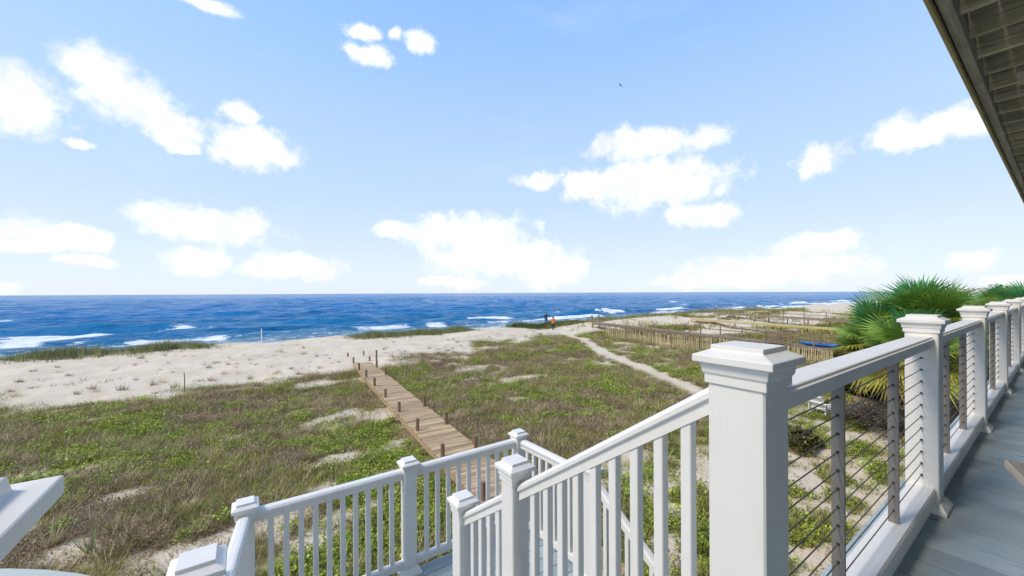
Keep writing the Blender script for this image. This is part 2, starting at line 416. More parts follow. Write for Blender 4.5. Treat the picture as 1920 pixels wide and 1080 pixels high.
s_ = obj('sea', sea_mesh(), mat_sea()); tag(s_, 'choppy deep blue sea with white breakers along the beach', kind='structure')

# ------------------------------------------------------------------ ground plants (stuff)
def blades(name, P, n, hgt, spread, wid, cols, seed, label, cat='grass', kind='stuff', lean=.5, leafy=False, parent=None, loc=(0,0,0), tris2=False, tone=None):
    """P: (N,4) tuft positions and size. Each tuft has n blades or leaves of its own."""
    q = np.random.default_rng(seed); N = len(P); cols = np.asarray(cols, float)
    sc = np.repeat(P[:, 3], n); base = np.repeat(P[:, :3], n, 0).copy(); K = N*n
    an = q.random(K)*2*np.pi; rad = np.sqrt(q.random(K))*spread*sc
    base[:, 0] += np.cos(an)*rad; base[:, 1] += np.sin(an)*rad
    tcol = cols[q.integers(0, len(cols), N)]*(.34 + 1.25*q.random((N, 1)))  # random tone per tuft; the darkest also paint in the scrub's shadows
    if tone is not None: tcol = tcol*tone[:, None]
    bc = np.repeat(tcol, n, 0)*(.75 + .5*q.random((K, 1)))
    an2 = an + q.normal(0, .9, K); d = np.stack([np.cos(an2), np.sin(an2), np.zeros(K)], 1)
    h = hgt*sc*(.55 + .75*q.random(K)); le = lean*(.25 + q.random(K))
    if leafy:       # small leaves spread through the clump's volume
        r2 = np.sqrt(q.random(K)); base[:, 2] += h*(1 - (rad/(spread*sc+1e-6))**2*.8)*q.random(K)**.7
        w = wid*sc*(.6 + .8*q.random(K)); tip = d*(w*1.5)[:, None]; tip[:, 2] += w*q.normal(.5, .7, K)
        sd_ = np.stack([-d[:, 1], d[:, 0], q.normal(0, .4, K)], 1)*(w*.62)[:, None]
        v = np.stack([base, base + tip*.5 + sd_, base + tip, base + tip*.5 - sd_], 1); f = 4
    else:
        tip = d*(h*le)[:, None]; tip[:, 2] += h
        w = wid*(.6 + .8*q.random(K))*np.sqrt(sc); sd_ = np.stack([-d[:, 1], d[:, 0], np.zeros(K)], 1)*w[:, None]*.5
        if tris2:
            midp = base + tip*.55; midp[:, 2] += h*.12
            v = np.stack([base - sd_, base + sd_, midp + sd_*.7, base + tip*np.array([1.5, 1.5, .95]), midp - sd_*.7], 1); f = 5
        else: v = np.stack([base - sd_, base + sd_, base + tip], 1); f = 3
    me = bpy.data.meshes.new(name); me.vertices.add(K*f); me.vertices.foreach_set('co', v.astype(np.float32).ravel())
    me.loops.add(K*f); me.loops.foreach_set('vertex_index', np.arange(K*f, dtype=np.int32))
    me.polygons.add(K); me.polygons.foreach_set('loop_start', np.arange(0, K*f, f, dtype=np.int32))
    me.update(calc_edges=True)
    ca = me.color_attributes.new('tint', 'FLOAT_COLOR', 'POINT')
    cc = np.ones((K*f, 4), np.float32); cc[:, :3] = np.repeat(bc, f, 0); ca.data.foreach_set('color', cc.ravel())
    o = obj(name, me, M_LEAF, parent, loc)
    if label: tag(o, label, cat, kind=kind)
    return o

BROWN = [(.38,.28,.15),(.46,.34,.19),(.29,.20,.115),(.32,.215,.14),(.42,.315,.18)]
OLIVE = [(.32,.32,.06),(.38,.345,.08),(.26,.28,.05),(.44,.37,.13)]
GREEN = [(.31,.40,.035),(.36,.42,.05),(.25,.32,.04),(.41,.44,.08)]
TAN = [(.52,.42,.25),(.45,.36,.22),(.58,.48,.30)]
def wc0(v): return 5.02 + (v-9.6)*.075
def scatter(N, r0, r1, a0=-24, a1=92):
    r = r0 + (r1-r0)*rng.random(N); a = R(a0) + R(a1-a0)*rng.random(N)
    return r*np.sin(a), r*np.cos(a), r
u, v, r = scatter(420000, 3.5, 46)
ok = (v > 1.0) & (v < 37); u, v, r = u[ok], v[ok], r[ok]
ve = veg_field(u, v); gr = green_field(u, v); z = H(u, v) - .01; st = straw_field(u, v)
walkmask = (np.abs(u - (5.0 + (v-9.6)*.075)) > .72)
pr = rng.random(len(u)); sel = rng.random(len(u)); keep = (ve*(.52 + .62*sst(fbm(u/.55, v/.45, 2, 3), .36, .60)) > pr*.9 + .05) & walkmask & (st < .5)
szl = (.6 + .8*rng.random(len(u)))*(1 + r/55)
def pick(mask): return np.stack([u, v, z, szl], 1)[mask]
isg = keep & (gr*.85 > .12 + .88*sel)
non = keep & ~isg
sel2 = rng.random(len(u)); fo = fbm(u/1.3, v/1.0, 6, 4, .6)
br = non & (sel2 < .40 + (fo-.5)*2.6 - gr*.3); ol = non & ~br & (sel2 < .80); ta = non & ~br & ~ol
brp = pick(br)[:70000]
blades('dry_twigs', brp[::2], 9, .13, .17, .017, BROWN, 8, 'crumbly dry brown leaf litter and twigs over the dunes', 'ground cover', leafy=True)
blades('dry_ground_cover', brp[1::2], 8, .085, .15, .012, BROWN, 1, 'dry brown twiggy ground cover spread over the dunes', 'ground cover', lean=2.6)
blades('olive_dune_grass', pick(ol)[:58000], 7, .12, .11, .011, OLIVE, 2, 'olive dune grass growing among the dry brown cover', lean=1.2)
blades('straw_grass', pick(ta)[:20000], 7, .16, .12, .010, TAN, 3, 'tan straw grass standing between the green weeds', lean=1.3)
blades('green_ground_cover', pick(isg)[:60000], 10, .14, .12, .021, GREEN, 4, 'bright green leafy weeds in patches on the dunes', 'ground cover', leafy=True)
def clumps(name, n, per, rad, hh, leafy, hgt, wid, cols, seed, label, cond):
    q = np.random.default_rng(seed); cu, cv_, cr_ = scatter(n*6, 7, 34); m_ = (cv_ > 3) & (cv_ < 29) & (np.abs(cu - wc0(cv_)) > 1.0) & (veg_field(cu, cv_) > .55) & cond(cu, cv_, q)
    cu, cv_ = cu[m_][:n], cv_[m_][:n]; K = len(cu); sz = .5 + q.random(K)**1.5*1.1
    a = q.random((K, per))*6.283; r_ = np.sqrt(q.random((K, per))); R_ = rad*sz[:, None]
    x = cu[:, None] + np.cos(a)*r_*R_*1.3; y = cv_[:, None] + np.sin(a)*r_*R_*.8
    zz = H(x, y) + (hh*sz[:, None]*(1-r_**2))*q.random((K, per))
    P = np.stack([x, y, zz, np.repeat(.7+.5*sz[:, None], per, 1)], -1).reshape(-1, 4)
    # every clump keeps a tone of its own
    blades(name, P, 6, hgt, .07, wid, cols, seed, label, 'ground cover', leafy=leafy, lean=.8, tone=np.repeat(.65+.7*q.random(K), per))
clumps('leafy_clumps', 420, 34, .30, .20, True, .10, .021, [(.30,.42,.04),(.36,.43,.06),(.24,.34,.045)], 401, 'raised clumps of yellow green leafy weeds dotted over the scrub', lambda a, b, q: q.random(len(a)) < .25 + .75*green_field(a, b))
clumps('brown_clumps', 380, 24, .34, .16, True, .12, .016, [(.21,.14,.10),(.26,.175,.12),(.18,.12,.09)], 402, 'dark reddish brown dead clumps among the dune scrub', lambda a, b, q: green_field(a, b) < .5)
clumps('straw_clumps', 260, 9, .16, .03, False, .30, .012, [(.60,.48,.28),(.50,.40,.23),(.44,.40,.18)], 403, 'taller tufts of pale straw grass standing out of the scrub', lambda a, b, q: q.random(len(a)) < .5)
# farther vegetation: the neighbours' side and the dune crest
u, v, r = scatter(60000, 30, 110, 38, 92)
s0 = v - coast(u); ok = (s0 > -6) & (u > 31.5); u, v, r, s0 = u[ok], v[ok], r[ok], s0[ok]
dens = np.where(s0 < 20 + 5*(fbm(u/9, s0/6, 3, 3)-.5)*2, .8, .06) * sst(fbm(u/6, s0/3.4, 2, 4), .38, .56) + .9*sst(fbm(u/14, s0/3.2, 5, 3), .60, .68)*(s0 < 44)
k = rng.random(len(u)) < dens
blades('far_dune_grass', np.stack([u, v, H(u, v)-.02, 1.3+rng.random(len(u))], 1)[k][:26000], 6, .22, .2, .05, OLIVE+[(.17,.13,.08)], 5, 'olive grass over the neighbouring dunes beyond the lath fence', lean=.8)
def crest(u0, u1, n, name, label, cols, h0=.5, s_c=39.3, wd=.9, seed=6):
    q = np.random.default_rng(seed); uc = u0 + (u1-u0)*q.random(n)
    env = np.clip(np.minimum(uc-u0, u1-uc)/2.5, .15, 1)*(.45 + 1.1*fbm(uc/2.5, uc*0+seed, seed, 3))
    sc = s_c + q.normal(0, wd, n); vc = sc + coast(uc)
    return blades(name, np.stack([uc, vc, H(uc, vc)-.03, env*(.8+.5*q.random(n))], 1), 7, h0*1.25, .16, .022, cols, seed, label, lean=.45)
SO = [(.23,.26,.10),(.28,.28,.12),(.20,.24,.10),(.34,.31,.16)]
crest(-14, -1, 1700, 'sea_oats', 'band of sea oats on the dune crest at the far left', SO, .42, seed=61)
crest(7.5, 22.5, 2600, 'sea_oats', 'band of sea oats on the crest behind the boardwalk end', SO, .5, seed=62)
crest(26.5, 40, 2200, 'sea_oats', 'green sea oats on the crest around the two walkers', [(.09,.13,.04),(.12,.15,.05)], .5, 39.8, 1.0, seed=63)
crest(42, 100, 3500, 'sea_oats', 'thin dark line of grass along the distant right hand crest', SO, .5, 40.5, 1.2, seed=64)
crest(-40, -14.5, 1500, 'sea_oats', 'sea oats on the crest beyond the left edge', SO, .4, 39.5, 1.0, seed=65)
us_, vs2, rs_ = scatter(26000, 20, 52, -24, 60)
wv = veg_field(us_, vs2); pd = np.exp(-np.maximum(0, vs2 - 24 - 6.5*sst(us_, 9, 22))/2.6)*sst(fbm(us_/2.2, vs2/1.6, 4, 3), .44, .62)
kk = (wv < .35) & (vs2 > 20) & (vs2 < 38) & (rng.random(len(us_)) < pd*.5) & (np.abs(us_ - wc0(vs2)) > .9) & (path_d(us_, vs2) > .8)
blades('sand_twigs', np.stack([us_, vs2, H(us_, vs2)-.01, .7+.7*rng.random(len(us_))], 1)[kk], 9, .13, .16, .02, [(.17,.13,.095),(.22,.17,.11),(.20,.19,.08)], 9, 'dark sparse twigs and runners speckling the sand above the scrub', 'ground cover', lean=1.8)
# single tufts that stand apart on the bare sand
tuft_me = []
for i in range(5):
    o = blades('dune_tuft', np.array([[0,0,0,1.],[.12,.05,0,.7],[-.1,.1,0,.6]]), 16, .38 if i < 3 else .2, .13, .02, [OLIVE, BROWN, TAN, BROWN, [(.10,.08,.06)]][i], 70+i, None, lean=.9 if i < 3 else 1.6)
    tuft_me.append(o.data); bpy.data.objects.remove(o)
spots = [(240,640,1.2),(265,672,1.5),(345,668,.9),(130,640,.8),(110,700,1.),(128,706,1.),(390,690,1.),(170,727,1.1),(180,735,1.1),(145,737,.9),(285,722,1.3),(305,716,1.1),(330,726,1.3),(230,731,1.4),
         (525,662,1.3),(570,665,1.1),(500,672,.9),(738,640,1.),(850,637,.8),(847,653,.9),(723,662,.9),(758,660,.8),(640,700,1.),(600,690,1.1),(560,700,1.),(545,690,1.),(520,700,1.3),(470,708,1.1),
         (790,680,1.1),(830,674,1.),(860,670,1.),(890,650,.8),(940,640,.8),(1094,612,1.7),(1085,616,1.1),(1000,622,1.4),(1012,628,1.5),(60,728,1.),(30,742,1.2),(20,735,.9),(440,690,.9),(420,700,1.1),(395,712,1.),(480,690,.8),(620,682,.9)]
rr = random.Random(3)
for k in range(60): spots.append((rr.uniform(20, 1000), None, rr.uniform(.5, 1.0)))
for i, (x, y, sc) in enumerate(spots):
    if y is None:
        y = 745 - 100*(x/1000) - rr.uniform(0, 55)
    zz = .4
    for _ in range(5): P = px(x, y, zz); zz = float(H(P[0], P[1]))
    if P[1] > 39.5 or abs(P[0] - (5.0 + (P[1]-9.6)*.075)) < .9: continue
    k = i % 3 if i < 45 and sc > 1.05 else 3 + i % 2 if i % 3 else 1
    o = obj('dune_tuft', tuft_me[k], None, None, (P[0], P[1], zz - .02), (0, 0, i*1.7)); o.scale = (sc*.8,)*3
    tag(o, 'small sparse tuft growing alone on the bare white dune sand', 'plant', 'single tufts on the bare sand')

# ------------------------------------------------------------------ deck, landing, stairs
DK = 3.61; DE = .69           # deck surface and seaward edge
deck = thing('deck', (3, -1, 0), 'grey blue painted plank deck of the house behind the white railings', 'deck')
rb = random.Random(1); uu_ = -3.2; i = 0
while uu_ < 20:
    plank('deck_board', deck, (uu_+.09, (-2.6+DE)/2, DK-.0125 + rb.uniform(-.0012, .0012)), 2.6+DE, .178, .025, M_DECK, R(90), .002); uu_ += .1895
for k, vv in enumerate((DE-.06, -1.0, -2.5)): plank('rim_joist', deck, (8.4, vv, DK-.03-.12), 23.2, .045, .235, M_WHITE if k == 0 else M_JOIST)
for k in range(9): piece('support_post', deck, (-2.6+k*2.75-.075, .28, -.25), (-2.6+k*2.75+.075, .43, DK-.27), M_BEAM)

CAPP = lambda w, c: [(w/2+.007, -.112), (w/2+.007, -.088), (w/2+.012, -.080), (c/2-.016, -.058), (c/2-.010, -.052), (c/2, -.050), (c/2, -.030), (c/2*.66, -.013), (c/2*.66, 0)]
BASEP = lambda w: [(w/2+.035, 0), (w/2+.035, .02), (w/2+.012, .055), (w/2+.006, .06)]
_pc = {}
def post(parent, u, v, zb, zt, w, c, base=True):
    k = (w, round(zt-zb, 3))
    if k not in _pc: _pc[k] = MB().cbox((0,0,(zt-zb-.02)/2), (w, w, zt-zb-.02)).mesh('post', bev=.005); _pc[k].materials.append(M_WHITE)
    o = obj('post', _pc[k], None, parent, (u, v, zb))
    k = ('c', w, c)
    if k not in _pc: _pc[k] = MB().squares(CAPP(w, c)).mesh('cap', bev=.0015); _pc[k].materials.append(M_WHITE)
    obj('cap', _pc[k], None, o, (u, v, zt))
    if base:
        k = ('b', w)
        if k not in _pc: _pc[k] = MB().squares(BASEP(w)).mesh('base_trim'); _pc[k].materials.append(M_WHITE)
        obj('base_trim', _pc[k], None, o, (u, v, zb+.001))
    return o
LOAF = lambda w, h: [(-w/2, -h*.62), (w/2, -h*.62), (w/2, -h*.40), (w*.36, -h*.36), (w*.36,-h), (-w*.36,-h), (-w*.36,-h*.36), (-w/2,-h*.40)]
def rail_prof(w, h):   # loaf shaped hand rail over a narrower fillet, top at 0
    return [(-w*.33, -h), (w*.33, -h), (w*.33, -h*.52), (w*.5, -h*.42), (w*.5, -h*.22), (w*.36, -h*.05), (w*.18, 0), (-w*.18, 0), (-w*.36, -h*.05), (-w*.5, -h*.22), (-w*.5, -h*.42), (-w*.33, -h*.52)]
def flat_prof(w, h): return [(-w/2, -h), (w/2, -h), (w/2, -h*.15), (w/2-.006, 0), (-w/2+.006, 0), (-w/2, -h*.15)]

# cable railing along the deck
RV = .53; PU = [1.2 + 2.42*k for k in range(7)]
PW, PC = .152, .215; PT = DK + 1.235; RT = DK + 1.10
cr = thing('cable_railing', (PU[0], RV, DK), 'white deck railing with thin steel cables between its square posts', 'railing')
for uq in PU: post(cr, uq, RV, DK, PT, PW, PC)
deckrail = [(-.044,-.072),(.044,-.072),(.044,-.032),(.058,-.028),(.058,-.014),(.050,-.010),(.050,-.003),(.046,0),(-.046,0),(-.050,-.003),(-.050,-.010),(-.058,-.014),(-.058,-.028),(-.044,-.032)]
cab = None
for a, b in zip(PU[:-1], PU[1:]):
    p0, p1 = a+PW/2-.002, b-PW/2+.002
    obj('top_rail', MB().extrude(deckrail, (p0-a, 0, 0), (p1-a, 0, 0)), M_WHITE, cr, (a, RV, RT))
    obj('bottom_rail', MB().extrude([(-.055,-.115),(.055,-.115),(.055,-.05),(.062,-.045),(.062,-.012),(.054,0),(-.054,0),(-.062,-.012),(-.062,-.045),(-.055,-.05)], (p0-a,0,0),(p1-a,0,0)), M_WHITE, cr, (a, RV, DK+.150))
    zs = [DK + .150 + .0745*(k+1) - .008 for k in range(11)]
    for fr in (.32, .68):
        us = a + 2.42*fr
        st_ = piece('steel_bar', cr, (us-.006, RV-.022, DK+.148), (us+.006, RV+.022, RT-.068), M_STEEL, .0015)
    for zz in zs:
        if cab is None: cab = MB().tube([(0,0,0),(p1-p0,0,0)], .0026, 5).mesh('cable'); cab.materials.append(M_CABLE)
        obj('cable', cab, None, cr, (p0, RV, zz))
# black ferrules where the cables enter posts and bars
fer = MB().tube([(-.009,0,0),(.009,0,0)], .0062, 6).mesh('cable_fitting'); fer.materials.append(M_BLACK)
for a, b in list(zip(PU[:-1], PU[1:]))[:4]:
    for k in range(11):
        zz = DK + .150 + .0745*(k+1) - .008
        for uq in (b-PW/2-.006, a+2.42*.32, a+2.42*.68, a+PW/2+.006): obj('cable_fitting', fer, None, cr, (uq, RV, zz))

# stairs: first flight seaward, landing, second flight back towards the house
UL, UR = -.14, 1.18; LZ = DK - 1.06; LV0, LV1 = 2.04, 3.40; LU0, LU1 = -.20, 2.46
fs = thing('stair_flight', (.5, 1.3, LZ), 'upper flight of grey steps running from the deck to the landing', 'stairs')
for k in range(1, 6):
    zt = DK - k*1.06/6; v0 = DE + (k-1)*.27
    for q in (0, 1): plank('tread', fs, ((UL+UR)/2, v0 + .068 + q*.138, zt-.014), UR-UL-.02, .134, .028, M_DECK)
    plank('riser', fs, ((UL+UR)/2, v0 - .008, zt + .074), UR-UL-.02, .016, .13, M_WHITE)
for uq in (UL-.0, UR+.0):
    o = MB(); p = [(DE-.05, DK-.03), (LV0+.02, LZ-.03), (LV0+.02, LZ-.26), (DE-.05, DK-.30)]
    o.rings([[(dx, a-1.3, b-LZ) for a, b in p] for dx in (-.02, .02)])
    obj('stringer', o, M_WHITE, fs, (uq, 1.3, LZ))
ld = thing('stair_landing', (1.1, 2.7, 0), 'grey plank landing between the two flights of steps', 'landing')
vq = LV0 + .03
while vq < LV1 - .1: plank('landing_board', ld, ((LU0+LU1)/2, vq+.066, LZ-.0125), LU1-LU0, .134, .025, M_DECK); vq += .1395
for vv in (LV0+.09, LV1-.09): plank('rim_joist', ld, ((LU0+LU1)/2, vv, LZ-.14), LU1-LU0-.02, .045, .23, M_WHITE)
for uq in (LU0+.06, LU1-.06):
    plank('rim_joist', ld, (uq, (LV0+LV1)/2, LZ-.14), LV1-LV0-.24, .045, .228, M_WHITE, R(90))
    for vv in (LV0+.18, LV1-.18): piece('support_post', ld, (uq-.05, vv-.05, -.3), (uq+.05, vv+.05, LZ-.26), M_WHITE)
f2 = thing('stair_flight', (1.8, 0, 0), 'lower flight of grey steps turning back under the deck', 'stairs')
N2 = 14; rz = (LZ-.02)/(N2+1)
for k in range(1, N2+1):
    zt = LZ - k*rz; v0 = LV0 - (k-1)*.27
    for q in (0, 1): plank('tread', f2, (1.78, v0-.068-q*.138, zt-.014), 1.12, .134, .028, M_DECK)
for uq in (1.2, 2.36):
    o = MB(); p = [(LV0+.02, LZ-.03), (LV0-N2*.27, .05), (LV0-N2*.27+.3, -.03), (LV0+.02, LZ-.30)]
    o.rings([[(dx, a, b) for a, b in p] for dx in (-.02, .02)]); obj('stringer', o, M_WHITE, f2, (uq, 0, 0))

SW, SC = .108, .160
bal_c = {}
def baluster(parent, u, v, z0, z1, w=.036):
    k = (round(z1-z0, 3), w)
    if k not in bal_c: bal_c[k] = MB().cbox((0,0,(z1-z0)/2), (w, w, z1-z0)).mesh('baluster', bev=.003); bal_c[k].materials.append(M_WHITE)
    obj('baluster', bal_c[k], None, parent, (u, v, z0))
def run(parent, a, b, zt0, zt1, zb0, zb1, n, w=.068, h=.082, sp=None, sw=SW):
    """rails and balusters between two post centres a, b (u, v)"""
    a, b = Vector(a), Vector(b); L = (b-a).length; d = (b-a)/L
    sl = (zt1-zt0)/L; q0, q1 = a + d*(sw/2-.002), b - d*(sw/2-.002); e = sw/2
    P0 = (q0.x, q0.y, zt0 + sl*e); P1 = (q1.x, q1.y, zt1 - sl*e); o = Vector(P0)
    obj('top_rail', MB().extrude(rail_prof(w, h), Vector(P0)-o, Vector(P1)-o), M_WHITE, parent, P0)
    P0 = (q0.x, q0.y, zb0 + sl*e); P1 = (q1.x, q1.y, zb1 - sl*e); o = Vector(P0)
    obj('bottom_rail', MB().extrude(flat_prof(.05, .062), Vector(P0)-o, Vector(P1)-o), M_WHITE, parent, P0)
    for k in range(n):
        t = (k+1)/(n+1); p = a + d*(e + (L-2*e)*t); tt = (e + (L-2*e)*t)/L
        baluster(parent, p.x, p.y, round(zb0 + (zb1-zb0)*tt - .012, 3), round(zb0 + (zb1-zb0)*tt - .012 + (zt0-zb0-h+.03), 3))

SL = .708
def stair_rail(uq, label, first, u0=None):
    sr = thing('stair_railing', (uq, 1.685, LZ), label, 'railing')
    A, B = (uq, 1.685), (uq, 2.29)
    post(sr, *A, DK-.86, DK+.50, SW, SC, False); post(sr, *B, LZ, DK+.05, SW, SC)
    zr = lambda v: DK + 1.104 - SL*(v-.62)
    a0 = (u0 if u0 is not None else uq, RV)
    run(sr, a0, A, zr(RV), zr(1.685), zr(RV)-.92, zr(1.685)-.92, 9, .068, .085, sw=.14)
    run(sr, A, B, zr(1.685), zr(2.29), zr(1.685)-.92, zr(2.29)-.92, 4, .068, .085)
    return sr
stair_rail(1.18, 'white baluster railing descending steeply beside the big corner post', True)
lr = stair_rail(UL, 'white stair railing whose post caps show at the bottom left', False, -.30)
tp = thing('newel_post', (-.305, .44, DK), 'big white square post whose cap cuts the left edge of the picture', 'post')
obj('post', MB().cbox((0,0,.585), (PW, PW, 1.17)).mesh('post', bev=.005), M_WHITE, tp, (-.305, .44, DK))
obj('cap', MB().squares([(.146, 0), (.15, .003), (.15, .020), (.149, .022), (.124, .024), (.122, .038), (.118, .040)]).mesh('cap', bev=.001), M_WHITE, tp, (-.305, .44, PT-.052))
# landing railing
LT = LZ + .92; LPT = LZ + .995
la = thing('landing_railing', (0, 3.3, LZ), 'white baluster railing round the landing above the boardwalk', 'railing')
L1, L2, L3, L4 = (-.01, 3.30), (1.17, 3.30), (2.36, 3.30), (2.40, 2.30)
for q in (L1, L2, L3, L4): post(la, *q, LZ, LPT, SW, SC)
run(la, L1, L2, LT, LT, LZ+.12, LZ+.12, 10, .078, .085); run(la, L2, L3, LT, LT, LZ+.12, LZ+.12, 9, .078, .085)
run(la, L3, L4, LT, LT, LZ+.12, LZ+.12, 8, .078, .085); run(la, L1, (UL, 2.29), LT, LT, LZ+.12, LZ+.12, 9, .078, .085)
lo = thing('stair_railing', (2.40, 1.0, 0), 'white stair railing dropping from the landing back towards the house', 'railing')
g2 = rz/.27; E = (2.40, -1.6); zE = LT - 3.9*g2
post(lo, *E, float(H(2.4, -1.6))-.05, zE+.12, SW, SC)
run(lo, L4, E, LT, zE, LT-.80, zE-.80, 34, .068, .085)

# ------------------------------------------------------------------ upper deck overhead
ud = thing('upper_deck', (8, .4, 6.8), 'weathered wooden joists and beam of the upper deck overhead', 'deck')
HB = CAMZ + 1.80
plank('fascia', ud, (9.4, .487, HB+.13), 23, .022, .30, M_FASC)
plank('beam', ud, (1.65, .437, HB+.115), 7.4, .06, .19, M_BEAM); plank('beam', ud, (13.0, .440, HB+.127), 15.3, .06, .19, M_BEAM)
uq = -1.6; k = 0
while uq < 20:
    plank('joist', ud, (uq, -1.10, HB+.165 + rb.uniform(-.006, .006)), 3.02, .04, .19, M_JOIST, R(90), .004, (0, 0)); uq += .43; k += 1
for (a, b) in ((5.45, .20), (5.45, -.32), (3.83, -.9), (7.9, -.2)): plank('blocking', ud, (a-.02+.2, b, HB+.15), .36, .09, .17, M_BEAM)
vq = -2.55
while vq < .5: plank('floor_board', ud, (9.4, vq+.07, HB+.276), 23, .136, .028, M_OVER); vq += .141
for uq in (-2.4, 13.4, 19.6): piece('support_post', ud, (uq-.07, .33, DK), (uq+.07, .47, HB+.02), M_WHITE)

# house wall behind the camera
hs = thing('beach_house', (8, -3, 0), 'pale clapboard wall of the beach house behind the deck', 'house')
M_SIDE = mat_paint('pale_siding', (.55, .58, .58), .6, .2)
piece('wall', hs, (-3.5, -9, -.3), (20, -2.66, 9.2), M_SIDE, 0)
M_GLASS = mat_plain('dark_window_glass', (.03, .04, .05), .08, 0, .1)
for k in range(4):
    a = .2 + k*4.6
    fr = piece('window', hs, (a, -2.67, DK+.05), (a+2.2, -2.60, DK+2.25), M_WHITE, .005)
    for q in (0, 1): piece('pane', fr, (a+.1+q*1.03, -2.602, DK+.15), (a+1.07+q*1.03, -2.59, DK+2.15), M_GLASS, 0)
sb_ = MB()
for k in range(42):
    z0 = DK+2.45 + k*.13 if k < 43 else 0
    if z0 < 9.1: sb_.rings([[(x, -2.655, z0), (x, -2.635, z0), (x, -2.652, z0+.13)] for x in (-3.5, 20)])
o = obj('siding', sb_, M_SIDE, hs)
o.location = -WL[hs.as_pointer()]

# ------------------------------------------------------------------ things on the deck
TC = px(1885, 862, DK+.45); TE = px(1920, 898, DK+.45)
tb = thing('side_table', (TC[0], TC[1], DK), 'grey wooden side table on the deck cut by the right edge', 'table', rotz=math.atan2(TE[1]-TC[1], TE[0]-TC[0]))
top = obj('table_top', MB().cbox((.31,.22,.435), (.62, .44, .03)).mesh('table_top', bev=.006), M_TABLE); top.parent = tb; top.location = (0,0,0)
ed = obj('edge_band', MB().rings([[(.31+(x-.31)*s1, .22+(y-.22)*s1, zq) for x, y in ((-.005,-.005),(.625,-.005),(.625,.445),(-.005,.445))] for s1, zq in ((1,.41),(1,.446),(.94,.446),(.94,.41),(1,.41))], False).mesh('edge_band'), M_TABEDGE); ed.parent = top; ed.location = (0,0,0)
for sx in (-1,1):
    for sy in (-1,1):
        l = obj('leg', MB().cbox((.31+sx*.15, .22+sy*.09, .21), (.05,.05,.42)).mesh('leg', bev=.004), M_TABLE); l.parent = tb; l.location = (0,0,0)
# round glass-topped bar table at the camera's left elbow
M_TGL = mat_plain('pale_glass_top', (.62, .68, .67), .06, 0, .08, 3); 
bt = thing('bar_table', (-.250, .128, DK), 'round pale glass bar table top at the bottom left corner', 'table')
def disc(r, z0, z1, n=72, e=.004): return MB().rings([[(math.cos(2*math.pi*i/n)*q, math.sin(2*math.pi*i/n)*q, zz) for i in range(n)] for q, zz in ((r-e, z0),(r, z0+e),(r, z1-e),(r-e, z1))])
obj('glass_top', disc(.252, 1.228, 1.24).mesh('glass_top', True), M_TGL, bt, WL[bt.as_pointer()])
obj('pedestal', MB().tube([(0,0,.03),(0,0,1.228)], .03, 16).mesh('pedestal', True), M_WHITE, bt, WL[bt.as_pointer()])
obj('foot', disc(.2, .001, .03).mesh('foot', False), M_WHITE, bt, WL[bt.as_pointer()])

# ------------------------------------------------------------------ main boardwalk
WZ = .40
bw = thing('boardwalk', (5, 10, 0), 'brown plank boardwalk with short posts leading from the stairs to the dune', 'boardwalk')
wc = lambda v: 5.02 + (v-9.6)*.075
WA = math.atan(.075); v = 3.2; k = 0; rw = random.Random(9)
while v < 27.4:
    plank('plank', bw, (wc(v)+rw.uniform(-.02,.02), v, WZ-.02+rw.uniform(-.007,.007)), 1.27, .139, .038, M_WALK, -WA+rw.gauss(0,.006), .004, (rw.gauss(0,.008), rw.gauss(0,.004))); v += .1455; k += 1
for sx in (-.60, .60):
    L = 24.3/math.cos(WA); plank('stringer', bw, (wc(15.3)+sx, 15.3, WZ-.14), L, .045, .19, M_WALK, R(90)-WA)
lp = [(838,854),(789,806),(753.6,770.5),(726,744),(705,723),(688,707),(674,693),(662.5,682),(652,671)]
rp = [(895,838.6),(840,794),(799.5,761),(722,702.5),(705.5,689),(692,678),(680,669)]
pm = MB().tube([(0,0,-.8),(0,0,.40)], [.062,.058], 9).mesh('short_post'); pm.materials.append(M_POST)
for side, lst in ((-.53, lp), (.53, rp)):
    for (x, y) in lst:
        P = px(x, y, WZ); obj('short_post', pm, None, bw, (wc(P[1])+side, P[1], WZ+rw.uniform(-.04,.03)), (0, 0, rw.random()*6))
for vq in (5.2, 7.4):
    for side in (-.53, .53): obj('short_post', pm, None, bw, (wc(vq)+side, vq, WZ), (0,0,vq))
P = px(704, 684, WZ); obj('tall_post', MB().tube([(0,0,-.8),(0,0,.95)], .055, 9), M_POST, bw, (wc(P[1])+.70, P[1], WZ))

# ------------------------------------------------------------------ lath fence on the boundary
fe0 = Vector((31.6, 7.8)); fe1 = Vector((31.0, 27.5)); L = (fe1-fe0).length
fe = thing('lath_fence', (31.4, 16, 0), 'tan wooden lath sand fence running along the dune grass', 'fence')
lath = MB().box((-.008,-.019,-.1), (.008,.019,1.12)).mesh('lath'); lath.materials.append(M_LATH); rf = random.Random(4)
t = 0
while t < L:
    p = fe0 + (fe1-fe0)*(t/L); z0 = float(H(p.x, p.y)) 
    o = obj('lath', lath, None, fe, (p.x + .10*math.sin(t*.9), p.y, z0 + rf.uniform(-.06,.06)), (rf.gauss(0,.045), rf.gauss(0,.06), 0)); t += .072 if t < 14 else .11
fp = MB().tube([(0,0,-.3),(0,0,1.25)], .045, 7).mesh('fence_post'); fp.materials.append(M_POST)
for k in range(9):
    p = fe0 + (fe1-fe0)*(k/8); obj('fence_post', fp, None, fe, (p.x+.10*math.sin(L*k/8*.9)+.06, p.y, float(H(p.x,p.y))))
for hz in (.25, .85):
    pts = []
    for k in range(60):
        p = fe0 + (fe1-fe0)*(k/59); pts.append((p.x-31.4+.10*math.sin(L*k/59*.9)-.012, p.y-16, float(H(p.x,p.y))+hz))
    obj('wire', MB().tube(pts, .005, 4), M_CABLE, fe, (31.4, 16, 0))

